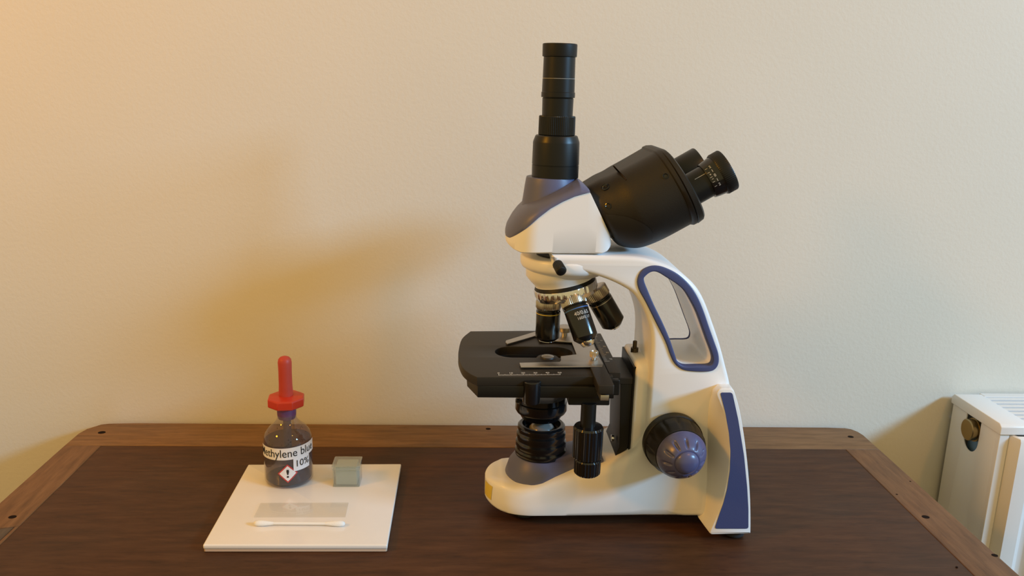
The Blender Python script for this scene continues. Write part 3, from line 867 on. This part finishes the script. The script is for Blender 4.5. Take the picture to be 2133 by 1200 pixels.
# ---- binocular housing along a 30 degree axis
def stadium(ptop, pbot, half_y, n=9):
    """closed loop: rounded ends towards -y and +y, flat top and bottom"""
    mid_ = (ptop + pbot) / 2; hv = (ptop - pbot) / 2; hr = hv.length; fy = half_y - hr * .95
    L_ = []
    for k in range(n + 1):
        a_ = pi / 2 + pi * k / n
        L_.append(mid_ + hv * sin(a_) + Vector((0, -fy + cos(a_) * hr * .95, 0)))
    for k in range(n + 1):
        a_ = -pi / 2 + pi * k / n
        L_.append(mid_ + hv * sin(a_) + Vector((0, fy + cos(a_) * hr * .95, 0)))
    return L_
YH = .688
def W(p): q = V(p[0], p[1], YH); q.y = YC; return q
st_px = [((1216, 390), (1273, 493)), ((1223, 386), (1279, 503)), ((1230, 382), (1289, 510)), ((1247, 372), (1307, 514)), ((1266, 364), (1327, 513)), ((1284, 354.5), (1349, 505)), ((1310, 341), (1380, 490)), ((1356, 315.5), (1431, 461))]
ctl = [(W(a_), W(b_)) for a_, b_ in st_px]
tops = catmull([c_[0] for c_ in ctl], 5, False); bots = catmull([c_[1] for c_ in ctl], 5, False)
nT = len(tops)
loops = [stadium(a_, b_, interp([(0, .036), (.35, .042), (.7, .050), (1, .0538)], i / (nT - 1)), 26) for i, (a_, b_) in enumerate(zip(tops, bots))]
hs = part('binocular_housing', loft(loops), housing_m, mic, ang=50)
bvh_h = BVHTree.FromPolygons([v.co for v in hs.data.vertices], [tuple(p.vertices) for p in hs.data.polygons])
cap_px = [((1355, 316), (1430, 463)), ((1357, 312), (1436, 463.5)), ((1365, 309), (1441, 460.5)), ((1366, 309.5), (1442, 459.5)), ((1368, 309), (1444, 459.5)), ((1377, 309), (1453, 451.5)), ((1382, 313), (1455, 446.5)), ((1384, 317), (1454, 442.5))]
loops = []
for i, (a_, b_) in enumerate(cap_px):
    loops.append(stadium(W(a_), W(b_), (.0528, .0545, .0550, .0540, .0552, .0552, .053, .051)[i], 26))
part('housing_cap', loft(loops), housing_m, mic, 'end plate of the binocular housing', ang=35)
# groove, screws, dark oval facet
ov = [(1263.5, 448), (1285, 448.5), (1304, 451), (1322, 456.5), (1337, 464), (1351, 474.5), (1360, 487), (1362.5, 497), (1359, 503), (1345, 509), (1325, 513), (1305, 513), (1291, 510), (1281, 500)]
ovw = [(q.x, q.y) for q in catmull(XZ(ov, .655), 4, True, sharp=(0, 12))]
ov_m = mat('smooth_black_facet', (.010, .009, .008), .6)
part('side_facet', drape(ovw, .55, bvh_h, .0007), ov_m, hs, 'smoother black oval facet')
gr = [(1285, 351), (1288, 350), (1307, 374), (1304, 376)]
part('slot_groove', drape(XZ(gr, .66), .55, bvh_h, .0005, .0005), gap_m, hs)  # thin dark strip laid on the housing surface to draw the groove
for (px, py, rr_) in ((1269, 396, .0034), (1271, 433, .0026), (1387, 367, .0024)):
    q = V(px, py, .650)
    hit = bvh_h.ray_cast(Vector((q.x, .5, q.z)), Vector((0, 1, 0)), .4)
    if hit[0]:
        nrm = hit[1] if hit[1].y < 0 else -hit[1]
        hh = hit[0]
        part('screw', lathe(hh + nrm * .0003, nrm, [(-.001, rr_), (.0002, rr_), (.0003, rr_ * .8), (-.0003, rr_ * .6), (-.0003, 0)], n=24), glossblk_m, hs)

# eyepieces
AX = (V(1512, 356, .670) - V(1446, 393, .670)).normalized()
def eyepiece(Y, start, Lx, digits, lab_=None, far=False):
    p = V(1434, 399, .670); p = Vector((p.x, Y, p.z))
    s1 = ppm(V(1470, 378, .67))
    b_, r_, e_ = 34.5 / s1, 38.5 / s1, 45.5 / s1
    L1 = (V(1472, 378, .67) - p).dot(AX); L2 = (V(1494, 366, .67) - p).dot(AX); L3 = (V(1516, 353, .67) - p).dot(AX)
    if not far:
        ep = part('eyepiece', lathe(p - AX * .004, AX, [(0, b_), (L1 + .005, b_)], n=56), tube_m, mic, lab_)
        part('dioptre_ring', lathe(p, AX, [(L1 - .0002, b_), (L1, r_ * .985), (L1 + .0006, r_), (L2 - .006, r_ * 1.04), (L2 + .001, r_ * 1.10), (L2 + .0012, b_)], n=60), glossblk_m, ep)
        part('eyecup', lathe(p, AX, [(L2, r_), (L2 + .0002, e_ * .955), (L2 + .0015, e_), (L3 - .0008, e_), (L3, e_ * .97), (L3 + .0003, e_ * .85), (L3 - .001, e_ * .6), (L3 - .002, 0)], n=60, knurl={2: (70, .0002), 3: (70, .0002)}), tube_m, ep)
        th = angle_to_camera(p + AX * L1, AX)
        fn = cyl_map(p, AX, lambda t_: interp([(L1 + .0006, r_), (L2 - .006, r_ * 1.04), (L2 + .001, r_ * 1.10)], t_) + .00012, th, 0, 1)
        up = 1 if (fn((.003, L1 + .003)) - fn((0, L1 + .003))).dot(IMU) > 0 else -1
        mb = MB()
        for s_, u_ in (('2', .0092), ('1', .0052), ('0', .0010), ('1', -.0032), ('2', -.0072)):
            tv = text_vf(s_, .0034)
            mb.add(mapped(tv, lambda q: fn((up * (u_ + q[1] * 1.0 * 0 + q[0] * -1 * -1 * 0 + q[1]), L1 + .0052 + q[0]))))
            mb.add(mapped(strip(L1 + .0010, L1 + .0030, u_ - .00014, u_ + .00014, 2), lambda q: fn((up * q[1], q[0]))))
        mb.add(mapped(text_vf('+', .003), lambda q: fn((up * (.0031 + q[1] ), L1 + .0024 + q[0]))))
        mb.add(mapped(strip(L1 + .0016, L1 + .0030, -.0009, -.0006, 2), lambda q: fn((up * q[1], q[0]))))
        part('scale_marks', mb.vf(), ink_m, ep)
        f2 = cyl_map(p, AX, lambda t_: b_ + .0001, th, 0, 1)
        part('index_line', mapped(strip(L1 - .0095, L1 - .0004, .0060, .0063, 3), lambda q: f2((up * q[1], q[0]))), ink_m, ep)
    else:
        ep = part('eyepiece', lathe(p - AX * .004, AX, [(0, b_), (L1 - .006, b_)], n=56), tube_m, mic, lab_)
        part('eyecup', lathe(p, AX, [(L1 - .011, b_), (L1 - .0105, e_ * .97), (L1 - .010, e_ * .99), (L3 - .0058, e_ * .99), (L3 - .005, e_ * .96), (L3 - .0048, e_ * .85), (L3 - .006, e_ * .6), (L3 - .007, 0)], n=60), tube_m, ep)
    return ep
eyepiece(.670, 0, 0, True, 'near eyepiece with a white dioptre scale')
eyepiece(.730, 0, 0, False, 'far eyepiece without a scale', far=True)

# ---- stage
SZ = .150
stage_px = [(980, 690), (962, 706), (955, 732), (956, 748), (964, 766), (978, 778), (994, 786), (1231, 784.5), (1277, 784), (1264, 748), (1242, 708), (1230, 689), (1100, 689)]
so = XY(stage_px, SZ)
lo = [(q.x, q.y) for q in catmull([Vector((x, y, 0)) for x, y in so], 4, True, sharp=(6, 7, 8, 9, 10, 11, 12, 0))]
hc = G(1112, 733.5, SZ); hl_ = (G(1192, 733, SZ) - G(1031, 733, SZ)).length / 2
hr_ = (G(1112, 722.3, SZ) - G(1112, 745, SZ)).length / 2
hole = []
for k in range(21):
    a_ = -pi / 2 + pi * k / 20; hole.append((hc.x + hl_ - hr_ + cos(a_) * hr_, hc.y + sin(a_) * hr_))
for k in range(21):
    a_ = pi / 2 + pi * k / 20; hole.append((hc.x - hl_ + hr_ + cos(a_) * hr_, hc.y + sin(a_) * hr_))
stg = part('stage', prism(lo, SZ - .0075, SZ, 'xy', .0004, holes=[hole]), stage_m, mic, 'black mechanical stage with a long slot')
zs = V(1000, 827, .632).z
x_l = G(993, 786, SZ).x
xr_l = G(1279, 785, SZ).x
lower = [(x_l + .001, .6303), (xr_l, .6303), (xr_l, .752), (x_l + .004, .752), (x_l - .006, .735), (x_l - .009, .70), (x_l - .0075, .655)]
part('stage_body', prism(lower, zs, SZ - .0073, 'xy', .0008, holes=[hole]), black_m, mic)
zl2 = V(1230, 843, .640).z
part('stage_bracket', box(G(1188, 785, SZ).x, G(1275, 785, SZ).x, .638, .75, zl2, zs + .001), black_m, mic, bevel=.001)
# printed scale on the near edge
mb = MB()
a_, b_ = G(1039, 782.5, SZ), G(1167, 781.5, SZ)
for k in range(51):
    f = k / 50; p = a_.lerp(b_, f); h = .0036 if k % 10 == 0 else .0026 if k % 5 == 0 else .0019
    mb.add(([(p.x - .00020, p.y, SZ + .00012), (p.x + .00020, p.y, SZ + .00012), (p.x + .00020, p.y + h, SZ + .00012), (p.x - .00020, p.y + h, SZ + .00012)], [(0, 1, 2, 3)]))
for k, s_ in enumerate(('0', '10', '20', '30', '40', '50')):
    p = a_.lerp(b_, k / 5)
    mb.add(mapped(text_vf(s_, .0034, bold=.00004), lambda q: Vector((p.x + q[0], p.y + .0056 + q[1] * 1.1, SZ + .00012))))
part('stage_scale', mb.vf(), ink_m, stg, 'white printed ruler')

# specimen clip in silver
CZ = SZ + .0022
clip_px = [(1053, 713), (1054, 709), (1117, 690), (1190, 693), (1233, 694), (1237, 718), (1246, 740), (1256, 757), (1254.5, 763), (1085, 764), (1082, 755.5), (1166, 753.5), (1168.5, 750), (1168, 742), (1201, 738), (1191, 712.5), (1156, 710), (1124, 710.5), (1118, 698), (1057, 716)]
clip = part('specimen_clip', prism(XY(clip_px, CZ), CZ - .0012, CZ, 'xy', .0003), steel_m, mic, 'silver slide-holding clip on the stage')
q = G(1237, 747, CZ)
part('clip_screw', lathe(q, (0, 0, 1), [(0, .0018), (.0014, .0018), (.0016, .0034), (.0022, .0037), (.0062, .0037), (.0068, .0033), (.0068, .0022), (.0058, .0018), (.0058, 0)], knurl={3: (26, .0003), 4: (26, .0003)}), brassy_m, clip)
q = G(1176, 699, CZ); 
part('clip_screw', lathe(q, (0, 0, 1), [(0, .003), (.0040, .003), (.0042, .0062), (.0050, .0066), (.0085, .0066), (.0095, .0052), (.0098, 0)], n=36), steel_m, clip)
# slide bar along y with scale bar beside it
bar_px = [(1225, 760), (1257, 760), (1279.5, 802), (1247, 804)]
bz0 = SZ + .0020
bar = XY([(1247, 804), (1279.5, 802)], bz0)
bx_a, bx_b, by_a = bar[0][0], bar[1][0], (bar[0][1] + bar[1][1]) / 2
part('carriage_bar', prism(fillet([(bx_a, by_a), (bx_b, by_a), (bx_b - .0005, .745), (bx_a - .0005, .745)], .0012, 3), bz0 - .0075, bz0, 'xy', .0005), stage_m, mic, 'black carriage bar along the stage edge')
part('carriage_rack', prism([(bx_a + .003, by_a + .0045), (bx_b - .003, by_a + .0045), (bx_b - .003, .74), (bx_a - .000, .74)], bz0 - .0145, bz0 - .0096, 'xy', .0004), steel_m, mic, 'silver rack under the carriage bar')
sb0 = G(1262, 757, SZ + .001); 
sbx = bx_b + .0008
part('vernier_bar', box(sbx, sbx + .010, .642, .752, SZ - .004, SZ + .0010), stage_m, mic, bevel=.0004)
mb = MB()
for k in range(22):
    y = .670 + k * .0035; w_ = .0042 if k % 5 == 0 else .0025
    mb.add(([(sbx + .001, y - .0003, SZ + .00115), (sbx + .001 + w_, y - .0003, SZ + .00115), (sbx + .001 + w_, y + .0003, SZ + .00115), (sbx + .001, y + .0003, SZ + .00115)], [(0, 1, 2, 3)]))
for k, s_ in enumerate(('60', '70', '80', '90')):
    mb.add(mapped(text_vf(s_, .0036), lambda q: Vector((sbx + .0074 - q[1] * 1, .676 + k * .0175 + q[0], SZ + .00115))))
part('vernier_marks', mb.vf(), ink_m, mic)

# condenser below the stage
cxp = 1140
vlathe('condenser', glossblk_m, cxp, [(822, 52), (832, 52), (834, 54), (850, 54), (855, 51), (858, 46), (868, 40), (868, 0)], X=hc.x + .0085)
cX = hc.x + .0085
q = V(1140, 741, .700)
cq = G(1141, 742, SZ + .0012)
part('condenser_top', lathe((cq.x, cq.y, SZ - .0003), (0, 0, 1), [(-.016, .0098), (-.0005, .0098), (.0003, .0090), (.0005, .0066), (.0014, .0062), (.0015, 0)], n=48), stage_m, mic)
part('condenser_lens', lathe((cq.x, cq.y, SZ + .0011), (0, 0, 1), [(-.001, .0055), (0, .0055), (.0003, .004), (.0004, 0)], n=36), lens_m, mic)
fx = V(1109, 800, .628).x
ztop = SZ - .0004; zbot = V(1109, 846, .624).z
fr = 19 / ppm(V(1109, 800, .628))
part('condenser_screw', lathe((fx, .6325, 0), (0, 0, 1), [(zbot, 0), (zbot, fr * .96), (zbot + .001, fr), (ztop - .0035, fr), (ztop - .0028, fr * .9), (ztop - .0025, 0)], n=44), glossblk_m, mic)
lv = Vector((cX - .0185, .688, V(1086, 836, .688).z))
part('iris_lever', lathe(lv, (-1, -.2, .25), [(-.003, .0010), (.002, .0010), (.0024, .0019), (.0050, .0019), (.0054, 0)], n=16), black_m, mic)

# illuminator with ribbed housing
IX = .0672
def IP(py): return V(1138, py, YC).z
ri = lambda h: h / ppm((IX, YC, .07))
zr = .0818
rim = [(zr - .030, ri(50)), (zr - .0285, ri(53)), (zr - .0245, ri(53.5)), (zr - .0230, ri(50.5)), (zr - .0215, ri(50.5)), (zr - .020, ri(52.5)), (zr - .0165, ri(52.5)), (zr - .015, ri(49.5)), (zr - .0135, ri(49.5)), (zr - .012, ri(51)), (zr - .0085, ri(51)), (zr - .007, ri(48)), (zr - .0055, ri(48)), (zr - .0045, ri(49.5)), (zr - .0015, ri(49)), (zr - .0003, ri(46)), (zr, ri(45)), (zr - .0002, ri(40)), (zr - .006, ri(38)), (zr - .006, 0)]
part('illuminator', lathe((IX, YC, 0), (0, 0, 1), rim, n=72), glossblk_m, mic, 'ribbed black illuminator housing')
part('illuminator_lens', lathe((IX + .0005, YC, 0), (0, 0, 1), [(zr - .007, ri(27)), (zr - .004, ri(26)), (zr - .0015, ri(21)), (zr + .0006, ri(12)), (zr + .0012, ri(5)), (zr + .0013, 0)], n=44), lens_m, mic, 'frosted glass dome of the illuminator')
# grey skirt
def tear(r_, xr, wr, z, n=40, cx=IX):
    L_ = []
    for k in range(n + 1):
        a_ = pi / 2 + pi * k / n
        L_.append(Vector((cx + r_ * cos(a_), YC + r_ * sin(a_), z(cx + r_ * cos(a_)) if callable(z) else z)))
    for k in range(1, 9):
        s = k / 8; L_.append(Vector((cx + (xr - cx) * s, YC - r_ + (r_ - wr) * s, z(cx + (xr - cx) * s) if callable(z) else z)))
    for k in range(0, 8):
        s = 1 - k / 8; L_.append(Vector((cx + (xr - cx) * s, YC + r_ - (r_ - wr) * s, z(cx + (xr - cx) * s) if callable(z) else z)))
    return L_
zbase = lambda x: interp(top_tab, x) - .004
ztopf = lambda x: zr - .0285 - .0 * (x - IX)
part('skirt', loft([tear(.0325, .118, .020, lambda x: zbase(x)), tear(.0315, .1175, .0195, lambda x: zbase(x) + .0048), tear(.0285, .1165, .019, lambda x: max(zbase(x) + .008, zr - .0365)), tear(.0235, .114, .018, lambda x: max(zbase(x) + .009, ztopf(x) - .001)), tear(.0225, .113, .017, lambda x: max(zbase(x) + .0095, ztopf(x)))]), violet_m, mic, 'dark violet grey skirt under the illuminator', ang=50)

# stage drive shaft and coaxial knobs
KY = .640
vlathe('drive_shaft', tube_m, 1224, [(892, 16), (838, 16)], Y=KY)
vlathe('stage_knob', glossblk_m, 1222.5, [(954, 26), (950, 31), (891, 31.5), (887, 29), (886, 14)], Y=KY, knurl={1: (26, .0005), 2: (26, .0005)}, label='upper fluted stage drive knob')
vlathe('stage_knob', glossblk_m, 1222.5, [(986, 0), (986, 24), (983, 27.5), (957, 28), (954, 26)], Y=KY, knurl={2: (26, .0005), 3: (26, .0005)}, label='lower fluted stage drive knob')
qq = V(1250, 957, .700)
part('pointer_tab', prism(XZ([(1246, 948), (1257, 957), (1256, 961), (1244, 963)], .672), .670, .680, 'xz', .0004), violet_m, mic)

# focus rack and column
YK0, YK1 = .673, .727
rk = [(1293, 787), (1322, 787), (1322, 900), (1316, 922), (1304, 938), (1292, 945), (1282, 949.5), (1290, 932)]
part('rack_block', prism(XZ(rk, YK0), YK0, YK1, 'xz', .0006), black_m, mic, 'black dovetail block carrying the stage')
top_l = V(1296, 787, YK0)
part('stage_arm', box(G(1262, 770, SZ).x, V(1319, 787, YK0).x, YK0 - .001, YK1 + .001, V(1296, 800, YK0).z, V(1296, 786, YK0).z), stage_m, mic, bevel=.0006)
part('arm_bracket', box(G(1262, 770, SZ).x + .002, V(1290, 787, YK0 - .012).x, YK0 - .016, YK0 + .004, V(1285, 822, YK0 - .014).z, V(1285, 790, YK0 - .014).z), black_m, mic, bevel=.0008)
q = V(1270, 903, YK0 + .010)
part('rack_screw', lathe(V(1276, 912, .690), (-1, 0, 0), [(-.001, .003), (.0012, .003), (.0014, .0022), (.0008, 0)], n=20), chrome_m, mic)
cx0 = V(1323, 800, YK0 - .004).x; cx1 = V(1368, 800, YK0).x
ztc = V(1323, 757.5, YK0 - .004).z
colm = MB()
yy0, yy1 = YK0 - .004, YK1 + .004
colm.add(prism([(yy0, .045), (yy1, .045), (yy1, ztc - .008), (yy1 - .002, ztc - .003), (yy1 - .006, ztc), (yy0 + .006, ztc), (yy0 + .002, ztc - .003), (yy0, ztc - .008)], cx0, cx1, 'yz', .0025, res=3))
part('column', colm.vf(), white_m, mic, ang=50)
part('column_plate', prism([(yy0 + .0025, .052), (yy1 - .0025, .052), (yy1 - .0025, ztc - .004), (yy0 + .0025, ztc - .004)], cx0 - .0016, cx0 + .003, 'yz', .0004), black_m, mic)
bq = Vector((cx0 + .0045, .702, ztc - .0004))
lk = part('stop_bolt', lathe(bq, (0, 0, 1), [(0, .0034), (.0040, .0034), (.0042, .0030), (.0042, .0019), (.0100, .0019), (.0105, .0014), (.0105, 0)], n=18), bronze_m, mic, 'bronze stage stop bolt')

# ---- coaxial focus knobs
def along(f): return None
k0 = V(1400, 919, .657); k1 = V(1420, 947, .630); k2 = V(1434, 969, .6115)
ka = (k2 - k0).normalized()
L1 = (k1 - k0).length; L2 = (k2 - k0).length
s0 = ppm(k0); s1 = ppm(k1)
R0 = 63 / s0; R1 = 53.5 / s1
part('focus_boss', lathe(k0 - ka * .008, ka, [(0, R0 * .8), (.009, R0 * .8)], n=48), black_m, mic)
def dimple_c(i, t_, r_, th):
    if i in (5, 6, 7):
        w_ = max(0, cos(th * 12)) ** 3
        return t_, r_ - .0018 * w_ * (1 if i == 6 else .55)
    return t_, r_
kn = part('coarse_focus_knob', lathe(k0, ka, [(-.002, 0), (-.002, R0 * .96), (-.001, R0), (.0055, R0), (.0062, R0 * .965), (.0085, R0 * .965), (.0125, R0 * .955), (.0165, R0 * .935), (L1 - .0035, R1 * 1.03), (L1 - .0015, R1 * 1.02), (L1 - .001, R1 * .9), (L1 - .001, 0)], n=144, disp=dimple_c), black_m, mic, 'black coarse focus knob', ang=30)
Rc = R1 * .47
def petal(i, t_, r_, th):
    f = (r_ - R1 * .56) / (R1 * .30)
    if 0 < f < 1:
        w_ = max(0, cos(th * 6.0)) ** 2.5 if False else max(0, (cos(th * 11) - .45) / .55) ** 1.0
        return t_ - .0026 * w_ * sin(pi * f) ** .8, r_
    return t_, r_
pf = [(L1 - .003, R1 * .9), (L1 - .001, R1 * .99), (L1, R1)]
H2 = L2 - L1
for k in range(15):
    f = k / 14
    pf.append((L1 + .0012 + (H2 * .72) * (1 - (1 - f) ** 1.7), R1 * (.985 - .50 * f)))
fk = part('fine_focus_knob', lathe(k0, ka, pf + [(L1 + H2 * .6, 0)], n=220, disp=petal), knobblue_m, mic, 'blue grey fine focus knob with petal dents', ang=60)
zc_ = L1 + .0012 + H2 * .72
part('knob_cap', lathe(k0, ka, [(zc_ - .002, Rc * .98), (zc_ - .0004, Rc * .98), (zc_ + .0003, Rc), (zc_ + .0016, Rc * .93), (zc_ + .0034, Rc * .72), (zc_ + .0045, Rc * .42), (zc_ + .0049, 0)], n=56), knobblue_m, fk, ang=60)
# far side knob
kf = Vector((k0.x, 2 * YC - k0.y, k0.z))
ff = part('coarse_focus_knob', lathe(kf, (0, 1, 0), [(-.004, 0), (-.004, R0 * .9), (.0, R0), (.0055, R0), (.012, R0 * .95), (L1 - .001, R1 * 1.02), (L1 - .001, 0)], n=48), black_m, mic, 'black coarse focus knob')
part('fine_focus_knob', lathe(kf, (0, 1, 0), [(L1 - .003, R1 * .9), (L1, R1), (L1 + .006, R1 * .6), (L1 + .010, R1 * .3), (L1 + .011, 0)], n=48), knobblue_m, mic, 'blue grey fine focus knob')
# small square grey tab under the rear bracket top (none visible elsewhere)
